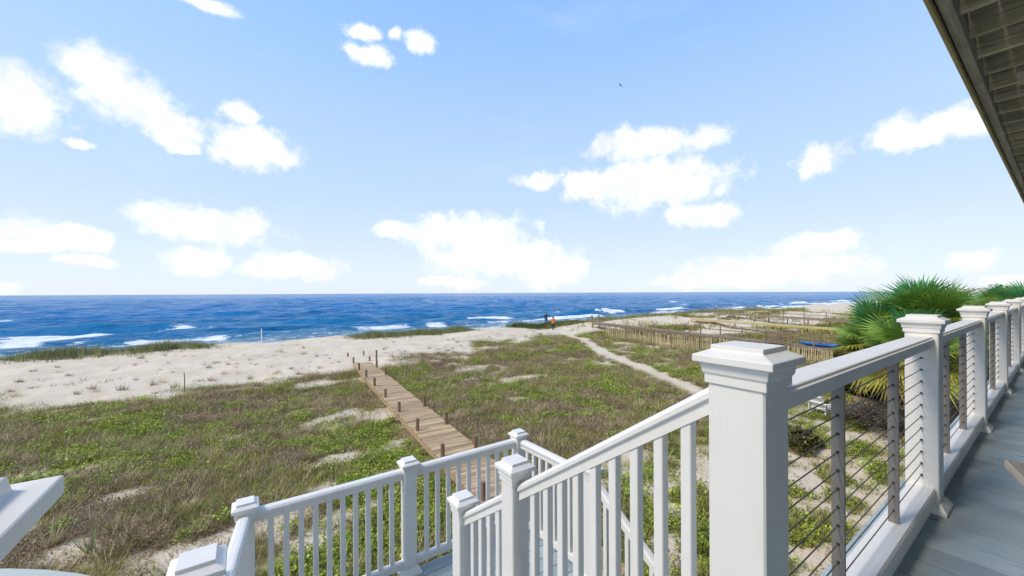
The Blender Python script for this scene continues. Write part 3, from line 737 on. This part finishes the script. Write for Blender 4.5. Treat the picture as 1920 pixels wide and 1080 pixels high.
# ------------------------------------------------------------------ neighbours' boardwalks
def walk2(name, label, uc, v0, v1, zf, m, width=1.3, step=.15, eb=.20, edge=None):
    w = thing(name, (uc, (v0+v1)/2, 0), label, 'boardwalk'); v = v0; q = random.Random(int(uc))
    while v < v1:
        plank('plank', w, (uc, v, zf(v)+q.uniform(-.006,.006)), width, step*.94, .04, m, q.gauss(0,.004)); v += step
    n = int((v1-v0)/2.4)
    for k in range(n+1):
        a = v0 + (v1-v0)*k/n
        for sx in (-1, 1):
            zb = float(H(uc+sx*width*.45, a))-.3
            if zb < zf(a)-.1: piece('pile', w, (uc+sx*width*.45-.05, a-.05, zb), (uc+sx*width*.45+.05, a+.05, zf(a)-.02), m)
    for sx in (-1, 1):
        pr_ = [(-.02,-eb),(.02,-eb),(.02,-.02),(-.02,-.02)]
        for a, b in ((v0, (v0+v1)/2), ((v0+v1)/2, v1)):
            obj('edge_beam', MB().extrude(pr_, (0,0,zf(a)), (0,b-a,zf(b))), edge or m, w, (uc+sx*(width/2+.022), a, 0))
    return w
z2 = lambda v: .62 + .022*(v-6)
n2 = walk2('boardwalk', 'dark brown boardwalk with handrails beyond the lath fence', 36.0, 5.0, 33.5, z2, M_WALK2)
def handrail(w, uq, v0, v1, zf, n, m, h=.95):
    for k in range(n+1):
        a = v0 + (v1-v0)*k/n; piece('rail_post', w, (uq-.045, a-.045, zf(a)-.3), (uq+.045, a+.045, zf(a)+h), m)
    for hh, tk in ((h, .05), (h*.55, .09)):
        obj('hand_rail', MB().extrude([(-.06,-tk),(.06,-tk),(.06,0),(-.06,0)] if hh == h else [(.047,-tk),(.07,-tk),(.07,0),(.047,0)], (0,0,zf(v0)+hh+.03), (0,v1-v0,zf(v1)+hh+.03)), m, w, (uq, v0, 0))
handrail(n2, 35.3, 7.6, 14.2, z2, 4, M_WALK2); handrail(n2, 36.72, 5.2, 20.5, z2, 8, M_WALK2)
lat = MB()
for k in range(-6, 9):
    for sg in (1, -1):
        p0 = Vector((0, k*.13, .08)); p1 = Vector((0, k*.13 + sg*.8, .88))
        if sg < 0: p0.y += .0
        y0, y1 = p0.y, p1.y
        def clip(y): return min(max(y, 0), 1.1)
        ta, tb_ = 0., 1.
        if sg > 0: ta = max(0, (0-y0)/.8); tb_ = min(1, (1.1-y0)/.8)
        else: ta = max(0, (y0-1.1)/.8); tb_ = min(1, y0/.8)
        if tb_ - ta < .05: continue
        lat.tube([p0.lerp(p1, ta) + Vector((sg*.008,0,0)), p0.lerp(p1, tb_) + Vector((sg*.008,0,0))], .032, 4)
lat.box((-.03, -.05, 0), (.03, 0, 1.0)); lat.box((-.03, 1.1, 0), (.03, 1.15, 1.0)); lat.box((-.03, 0, .9), (.03, 1.1, .97)); lat.box((-.03, 0, .02), (.03, 1.1, .09))
obj('lattice_panel', lat, M_WALK2, n2, (35.24, 12.9, z2(13.4)))
for nm, vq, sgn in (('end_hand_rail', 33.6, 1), ('mid_hand_rail', 20.6, 1)):
    for uq in ((35.4, 36.6) if vq > 30 else (36.9,)):
        zf = z2(vq); piece('rail_post', n2, (uq-.05, vq-.05, zf-.9), (uq+.05, vq+.05, zf+.95), M_WALK2)
        obj(nm, MB().extrude([(-.05,-.09),(.05,-.09),(.05,0),(-.05,0)], (0,0,.95), (0,1.7,-.25)), M_WALK2, n2, (uq, vq, zf))
z3 = lambda v: .95 + .012*(v-12)
n3 = walk2('boardwalk', 'bright yellow wooden boardwalk on the neighbouring dune', 52.0, 9.0, 30, z3, M_WALK3, 1.5, .16, .13)
z4 = lambda v: .9 + .02*(v-8)
n4 = walk2('boardwalk', 'low grey brown boardwalk farthest along the shore', 66.0, 6.0, 34, z4, M_WALK2, 1.6, .3)
handrail(n4, 65.2, 6, 34, z4, 11, M_WALK2)

# kayak
def kayak():
    L = 3.3; rs = []
    for i in range(15):
        t = i/14*2-1; w = .36*(1-abs(t)**2.4)+.012; up = .10*abs(t)**3; hgt = .15*(1-abs(t)**4)+.03
        ring = []
        for k in range(14):
            a = 2*math.pi*k/14; ring.append((math.cos(a)*w, t*L/2, .16+up + (math.sin(a)*hgt*(1.0 if math.sin(a) < 0 else .55))))
        rs.append(ring)
    return MB().rings(rs).mesh('hull', True)
ky = thing('kayak', (36.35, 10.6, z2(10.6)+.02), 'blue kayak lying on the dark boardwalk beside the palms', 'kayak')
M_BLUE = mat_plain('blue_plastic', (.012, .16, .52), .35, 0, .15, 4)
kb = WL[ky.as_pointer()]
obj('hull', kayak(), M_BLUE, ky, kb)
cp = MB(); n = 20
cp.rings([[(math.cos(2*math.pi*i/n)*a, math.sin(2*math.pi*i/n)*b, zz) for i in range(n)] for a, b, zz in ((.26,.48,.215),(.27,.50,.255),(.23,.46,.26),(.21,.44,.20))], True)
obj('cockpit', cp, M_BLACK, ky, kb)

# ------------------------------------------------------------------ adirondack chair
def adirondack(loc, rz, label):
    c = thing('adirondack_chair', loc, label, 'chair', rotz=rz)
    def part(name, mb, bev=.004):
        o = bpy.data.objects.new(name, mb.mesh(name, bev=bev)); COL.objects.link(o); o.data.materials.append(M_WHITE); o.parent = c; return o
    for s in (-1, 1):
        part('front_leg', MB().cbox((s*.29, -.40, .26), (.035, .11, .56)))
        part('arm', MB().rings([[(s*.32+a, y, .56+z) for a, z in ((-.07*k,0),(.07*k,0),(.07*k,.025),(-.07*k,.025))] for y, k in ((-.52,.8),(-.40,1),(0,.9),(.34,.5))]))
        part('side_rail', MB().rings([[(s*.25+a, y, z+b) for a, b in ((-.017,-.06),(.017,-.06),(.017,.06),(-.017,.06))] for y, z in ((-.44,.34),(.10,.20),(.52,.07))]))
        part('back_leg', MB().cbox((s*.31, .26, .33), (.03, .09, .46)))
    for k in range(6):
        y = -.42 + k*.092; part('seat_slat', MB().cbox((0, y, .41 - (k*.092)*.27), (.54, .082, .02)))
    for k in range(5):
        x = -.21 + k*.105; top = .98 - abs(k-2)*.05; z0 = .26
        part('back_slat', MB().rings([[(x-.046, .10+.42*(z-z0)+d, z), (x+.046, .10+.42*(z-z0)+d, z), (x+.046, .10+.42*(z-z0)+d+.02, z), (x-.046, .10+.42*(z-z0)+d+.02, z)] for z, d in ((z0,0),(top,0))]))
    for z in (.35, .60, .85): part('back_brace', MB().cbox((0, .15+.42*(z-.26), z), (.56 if z < .7 else .44, .025, .07)))
    return c
P = px(1540, 780, .0); zc = float(H(P[0], P[1])); P = px(1540, 780, zc)
adirondack((P[0], P[1], zc-.02), R(75), 'white wooden adirondack chair on the sand seen through the cables')
P2 = px(1856, 672, .0)
adirondack((27.8, .9, float(H(27.8, .9))-.02), R(40), 'white adirondack chair farther off between the distant railing posts')

# ------------------------------------------------------------------ palms
def frond_mesh(name, n, L, col, droop, seed):
    q = np.random.default_rng(seed); vs_, fs, cs = [], [], []
    def quad(p, c):
        o = len(vs_); vs_.extend(p); fs.append(tuple(range(o, o+len(p)))); cs.extend([c]*len(p))
    pl = L*.95
    c0 = np.array(col)*np.array([1.15,1.0,1.3]); pts = [(0, pl*t, -.12*t*t*L) for t in (0,.5,1)]
    for a, b in zip(pts[:-1], pts[1:]): quad([(a[0]-.014,a[1],a[2]),(a[0]+.014,a[1],a[2]),(b[0]+.012,b[1],b[2]),(b[0]-.012,b[1],b[2])], c0)
    by, bz = pts[-1][1], pts[-1][2]
    for k in range(n):
        t = k/(n-1)*2-1; an = t*R(118) ; l = L*(1-.28*abs(t)**1.5)*(.92+.16*q.random()); w = .030*L+.006
        d = np.array([math.sin(an), math.cos(an), 0]); s = np.array([d[1], -d[0], 0]); fold = .10*L*(k % 2 - .5)
        c = np.array(col)*(.75+.5*q.random()); b = np.array([0, by, bz])
        m1 = b + d*l*.55 + np.array([0, 0, .10*L*abs(t) - droop*.10*l + fold*.15]); tip = b + d*l + np.array([0, 0, .12*L*abs(t) - droop*l*(.32+.25*q.random())])
        quad([tuple(b - s*w*.3), tuple(b + s*w*.3), tuple(m1 + s*w), tuple(m1 - s*w)], c)
        quad([tuple(m1 - s*w), tuple(m1 + s*w), tuple(tip)], c*np.array([1.15,1.08,1.1]))
    me = bpy.data.meshes.new(name); me.from_pydata(vs_, [], fs)
    ca = me.color_attributes.new('tint', 'FLOAT_COLOR', 'POINT')
    ca.data.foreach_set('color', np.concatenate([np.array(cs), np.ones((len(cs),1))], 1).astype(np.float32).ravel()); me.materials.append(M_LEAF)
    return me
FG = [frond_mesh('frond', 26, 1.0, c, dr, 30+i) for i, (c, dr) in enumerate([((.09,.30,.10),.3),((.20,.34,.06),.5),((.34,.36,.06),.75),((.42,.36,.09),1.0)])]
FD = [frond_mesh('dead_frond', 18, .85, c, 1.0, 40+i) for i, c in enumerate([(.40,.31,.13),(.46,.36,.19)])]
def palm(loc, h, size, label, n=44, seed=0, dead=16, lean=(0,0), group=None):
    q = random.Random(seed); p = thing('palm_tree', loc, label, 'palm', group)
    pts = [(lean[0]*t*t, lean[1]*t*t, h*t-.2*(t == 0)) for t in (0,.25,.5,.75,1)]
    tr = MB(); tr.tube(pts, [.20,.17,.16,.17,.15], 12)
    obj('trunk', tr.mesh('trunk', True), M_TRUNK, p, loc)
    c = Vector(loc) + Vector(pts[-1])
    for k in range(n):
        t = (k+.5)/n; el = R(82 - 125*t + q.uniform(-8, 8)); az = k*2.39996 + q.uniform(-.3,.3)
        me = FG[min(3, int(t*3.2 + q.random()*.9))]
        o = obj('frond', me, None, p, c + Vector((0,0,.12-.25*t)), (el, q.uniform(-.35,.35), az)); sc = size*(.82+.3*q.random()); o.scale = (sc,)*3
    for k in range(dead):
        el = R(q.uniform(-82, -45)); az = q.random()*6.28
        o = obj('dead_frond', FD[k % 2], None, p, c + Vector((0,0,-.25-.25*q.random())), (el, q.uniform(-.3,.3), az)); o.scale = (size*.95,)*3
    return p
def gp(x, y, z): a = px(x, y, z); return a[0], a[1]
def at_depth(x, Z):
    d = ray(x, 549); return d[0]*Z, d[1]*Z
for i, (x, Z, top, size, lab) in enumerate([(1738, 16.5, 3.45, 1.28, 'tallest fan palm of the clump behind the cable railing'),
      (1662, 17.2, 2.75, 1.15, 'fan palm with yellowing fronds at the left of the clump'),
      (1710, 15.0, 2.35, 1.1, 'low fan palm in front of the clump with drooping dry fronds'),
      (1772, 18.0, 3.0, 1.2, 'fan palm at the right of the clump behind the second post'),
      (1632, 18.6, 1.9, 1.0, 'short bushy fan palm at the lower left of the clump')]):
    a, b = at_depth(x, Z); zb = float(H(a, b)); palm((a, b, zb), top-zb, size, lab, 46, 90+i, 9)
for i, (x, Z, top, size, lab) in enumerate([(1892, 31, 3.3, 1.35, 'distant fan palm rising above the farthest railing posts'), (1922, 27, 3.3, 1.3, 'distant fan palm at the right edge over the railing'), (1868, 40, 2.9, 1.3, 'small distant palm left of the other far palms')]):
    a, b = at_depth(x, Z); zb = float(H(a, b)); palm((a, b, zb), top-zb, size, lab, 40, 120+i, 10)
# shrubs
def shrub(name, x, y, label, w, h, cols, n, leaf=.05, seed=1, zz=0., cat='shrub'):
    for _ in range(4): P = px(x, y, zz); zz = float(H(P[0], P[1]))
    q = np.random.default_rng(seed); a = q.random(n)*6.28; r = np.sqrt(q.random(n))*w*(.8+.3*np.sin(a*3+seed)); 
    pts = np.stack([r*np.cos(a), r*np.sin(a)*.8, np.maximum(0, h*(1-(r/w/1.1)**2))*q.random(n)**.5, .8+.5*q.random(n)], 1)
    t = thing(name, (P[0], P[1], zz), label, cat)
    o = blades('foliage', pts, 8, leaf*2.2, .08, leaf, cols, seed, None, leafy=True, parent=t, loc=(P[0], P[1], zz))
    st = MB()
    for k in range(7):
        b = k*.9; st.tube([(0,0,-.1),(math.cos(b)*w*.25, math.sin(b)*w*.2, h*.45),(math.cos(b)*w*.55, math.sin(b)*w*.45, h*.8)], [.02,.013,.006], 5)
    obj('stem', st, M_TRUNK, t, (P[0], P[1], zz))
shrub('low_shrub', 1497, 838, 'low olive brown shrub on the sand beside the big corner post', .75, .55, [(.20,.185,.065),(.25,.21,.09),(.16,.15,.06)], 900, .045, 3)
shrub('low_shrub', 1590, 770, 'low grassy shrub behind the white adirondack chair', 1.2, .35, OLIVE, 700, .05, 4)
for i, (x, Z, w, h, lab) in enumerate([(1880, 36, 2.2, 3.4, 'green bush below the distant palms'), (1905, 36, 4.0, 4.5, 'dense green bush at the right edge behind the railing'), (1780, 22, 1.8, 1.6, 'dark green bush at the foot of the palm clump'), (1622, 19.5, 1.7, 2.0, 'olive green bush at the left of the palm clump by the kayak')]):
    a, b = at_depth(x, Z); zb = float(H(a, b)); q = np.random.default_rng(200+i); n = 2600
    th = q.random(n)*6.28; ph = np.arccos(1-q.random(n)); rr_ = (.6+.4*q.random(n)**.5)*(1+.25*np.sin(th*3+i)*np.sin(ph*4))
    pts = np.stack([w*rr_*np.sin(ph)*np.cos(th), w*.8*rr_*np.sin(ph)*np.sin(th), h*rr_*np.cos(ph), np.full(n, 1.3)], 1)
    t = thing('green_bush', (a, b, zb), lab, 'bush')
    blades('foliage', pts, 6, .2, .2, .12, [(.05,.10,.025),(.08,.13,.03),(.10,.12,.04)], 210+i, None, leafy=True, parent=t, loc=(a, b, zb))
    st = MB()
    for k in range(6): c_ = k*1.05; st.tube([(0,0,-.1),(math.cos(c_)*w*.3, math.sin(c_)*w*.3, h*.5),(math.cos(c_)*w*.6, math.sin(c_)*w*.6, h*.75)], [.08,.05,.02], 6)
    obj('stem', st, M_TRUNK, t, (a, b, zb))
# brush pile of dead fronds
P = px(1672, 800, .1)
bp = thing('brush_pile', (P[0], P[1], float(H(P[0], P[1]))), 'dark pile of dead palm fronds on the sand by the second post', 'brush pile'); q = random.Random(5)
FB = [frond_mesh('dead_frond', 14, .9, c, .5, 50+i) for i, c in enumerate([(.10,.08,.06),(.17,.14,.11),(.06,.05,.04)])]
for k in range(60):
    o = obj('dead_frond', FB[k % 3], None, bp, WL[bp.as_pointer()] + Vector((q.gauss(0,.75), q.gauss(0,.5), .05+q.random()*.45)), (q.gauss(0,.35), q.gauss(0,.5), q.random()*6.28)); o.scale = (q.uniform(.6,.95),)*3
# a spiky yucca and straw clumps in the foreground
yu = []
for i, (x, y, lab) in enumerate([(168, 1030, 'spiky pale green plant in the weeds at the bottom left'), (92, 1020, 'dry pale spiky plant near the left post cap')]):
    P = px(x, y, .05); zz = float(H(P[0], P[1]))
    o = blades('spiky_plant', np.array([[0,0,0,1.]]), 22, .5 if i == 0 else .55, .04, .03, [(.20,.24,.11)] if i == 0 else [(.42,.36,.2)], 300+i, None, lean=.55, loc=(P[0], P[1], zz-.02)); tag(o, lab, 'plant')

# ------------------------------------------------------------------ walkers
def person(loc, rz, hgt, jacket, pants, hair, label, arm_r, arm_l, stride=.12):
    """joints in a 1.0 tall frame, facing +Y; grown with a Skin modifier into one body"""
    V_, E_, R_ = [], [], []
    def j(p, r, frm=None):
        V_.append(p); R_.append(r); 
        if frm is not None: E_.append((frm, len(V_)-1))
        return len(V_)-1
    pel = j((0,0,.52), (.095,.07)); wa = j((0,0,.61), (.088,.065), pel); ch = j((0,.005,.72), (.108,.075), wa); nb = j((0,0,.815), (.06,.05), ch)
    ne = j((0,.005,.855), (.034,.034), nb); h1 = j((0,.012,.90), (.055,.06), ne); h2 = j((0,.012,.955), (.052,.06), h1); j((0,.008,.985), (.03,.035), h2)
    j((0,.075,.915), (.012,.012), h1)                                  # nose
    for s in (-1,1): j((s*.062,.008,.925), (.010,.014), h1)            # ears
    for s, arm in ((1, arm_r), (-1, arm_l)):
        sh = j((s*.118,0,.79), (.045,.045), nb); el = j(arm[0], (.034,.034), sh); wr = j(arm[1], (.022,.022), el)
        a = Vector(arm[1]); d = (a-Vector(arm[0])).normalized(); pm_ = j(tuple(a+d*.03), (.024,.014), wr)
        side = d.orthogonal().normalized()
        for f in range(4): 
            b = a + d*.045 + side*(f-1.5)*.011; f1 = j(tuple(b+d*.012), (.006,.006), pm_); j(tuple(b+d*(.04-.004*abs(f-1.2))+Vector((0,.008,0))), (.005,.005), f1)
        j(tuple(a+d*.035+side*.034), (.006,.006), pm_)
        hp = j((s*.052,0,.49), (.068,.066), pel); kn = j((s*.055, s*stride*.5+.012, .285), (.046,.046), hp); an = j((s*.055, s*stride-.02, .055), (.030,.030), kn)
        j((s*.06, s*stride+.06, .022), (.026,.018), an)
    me = bpy.data.meshes.new('person'); me.from_pydata(V_, E_, []); o = bpy.data.objects.new('person', me); COL.objects.link(o)
    md = o.modifiers.new('skin', 'SKIN'); sv = me.skin_vertices[0].data
    for i, r in enumerate(R_): sv[i].radius = r; sv[i].use_root = (i == 0)
    sb = o.modifiers.new('sub', 'SUBSURF'); sb.levels = 1; sb.render_levels = 1
    dg = bpy.context.evaluated_depsgraph_get(); dg.update(); me2 = bpy.data.meshes.new_from_object(o.evaluated_get(dg)); bpy.data.objects.remove(o)
    for m in (jacket, pants, M_SKIN, hair): me2.materials.append(m)
    wr = [Vector(arm_r[1]), Vector(arm_l[1])]
    for p in me2.polygons:
        c = p.center; p.use_smooth = True
        k = 0
        if c.z < .50: k = 1
        if c.z > .845: k = 3 if (c.z > .945 or c.y < .0) else 2
        if any((c-w).length < .085 and (c-Vector(a[0])).length > (w-Vector(a[0])).length for w, a in zip(wr, (arm_r, arm_l))): k = 2
        p.material_index = k
    b = bpy.data.objects.new('person', me2); COL.objects.link(b); b.location = loc; b.rotation_euler = (0,0,rz); b.scale = (hgt,)*3
    tag(b, label, 'person'); return b
M_OR = mat_plain('orange_jacket', (.85, .25, .04), .7, 0, .15, 8); M_DK = mat_plain('dark_cloth', (.025, .03, .04), .8); M_JE = mat_plain('dark_trousers', (.03, .05, .06), .8)
zz = .4
for _ in range(5): P = px(1037, 619, zz); zz = float(H(P[0], P[1]))
person((P[0], P[1], zz-.01), R(-30), 1.72, M_OR, M_JE, M_DK, 'person in an orange jacket walking away over the dune crest', ((.155,.0,.66),(.15,.05,.52)), ((-.155,-.02,.66),(-.15,.02,.52)))
d = ray(1024, 600); k = 41.5/d[1]; a, b = d[0]*k, 41.5
person((a, b, float(H(a, b))-.01), R(-60), 1.72, M_DK, M_DK, mat_plain('brown_hair', (.16,.08,.05), .7), 'person in dark clothes beyond the crest pointing to the right', ((.22,.05,.78),(.34,.08,.80)), ((-.155,-.02,.66),(-.15,.04,.52)))

# ------------------------------------------------------------------ small far things
P = (px(490, 640, -.5)); a, b = at_depth(490, 34.5)
o = obj('marker_pole', MB().tube([(0,0,-.3),(0,0,1.3)], .04, 8), M_WHITE, None, (a, b, float(H(a, b)))); tag(o, 'thin white marker pole on the beach edge at left', 'pole')
P = px(345, 738, .1); o = obj('stake', MB().tube([(0,0,-.3),(.01,0,.5),(-.01,0,.95)], [.025,.02,.018], 7), M_POST, None, (P[0], P[1], float(H(P[0], P[1])))); tag(o, 'thin wooden stake standing in the sand left of the boardwalk', 'stake')
# gull
d = Vector(ray(1165, 160)); p = Vector((0,0,CAMZ)) + d*62
bd = thing('gull', tuple(p), 'tiny dark bird gliding high in the blue sky', 'bird', rotz=R(20))
M_BIRD = mat_plain('bird_grey', (.3,.3,.3), .8)
obj('body', MB().tube([(0,-.22,0),(0,-.12,.0),(0,.05,.02),(0,.16,.03),(0,.22,.02)], [.01,.05,.07,.05,.015], 8).mesh('body', True), M_BIRD, bd, tuple(p))
for s in (-1,1): obj('wing', MB().rings([[(s*x, y0, z), (s*x, y1, z), (s*x, y1, z+.012), (s*x, y0, z+.012)] for x, y0, y1, z in ((.03,-.08,.1,.03),(.3,-.06,.1,.12),(.62,-.10,-.06,.05))]), M_BIRD, bd, tuple(p))
# distant houses along the curving shore
M_FAR = mat_paint('far_house', (.62,.62,.6), .7, .1); M_ROOF = mat_plain('far_roof', (.25,.23,.22), .8)
rh = random.Random(8)
for i, x in enumerate((1788, 1797, 1808, 1815, 1826, 1838, 1846)):
    d = ray(x, 545); uq = 2500 + i*60; vq = d[1]/d[0]*uq; w, dp, hh = rh.uniform(12, 24), 14, rh.uniform(7, 15)
    zb = float(H(uq, min(vq, coast(uq)+36))); zb = 0.0
    lab = ['low', 'broad', 'slim', 'tall', 'plain', 'pale', 'last'][i]
    t = thing('distant_house', (uq, vq, zb), f'{lab} pale house on the hazy far shore, {["first","second","third","fourth","fifth","sixth","seventh"][i]} from the left', 'house')
    obj('wall', MB().box((-w/2,-dp/2,-3), (w/2,dp/2,hh)), M_FAR, t, (uq, vq, zb))
    rf_ = obj('roof', MB().rings([[(x_, -dp*.6, hh), (x_, 0, hh+4), (x_, dp*.6, hh)] for x_ in (-w*.55, w*.55)]), M_ROOF, t, (uq, vq, zb))
    for k in range(3): obj('window', MB().box((-w/2-.3, -dp/2+1.5+k*4.2, hh*.4), (-w/2+.1, -dp/2+3.6+k*4.2, hh*.4+2)), M_GLASS, t, (uq, vq, zb))
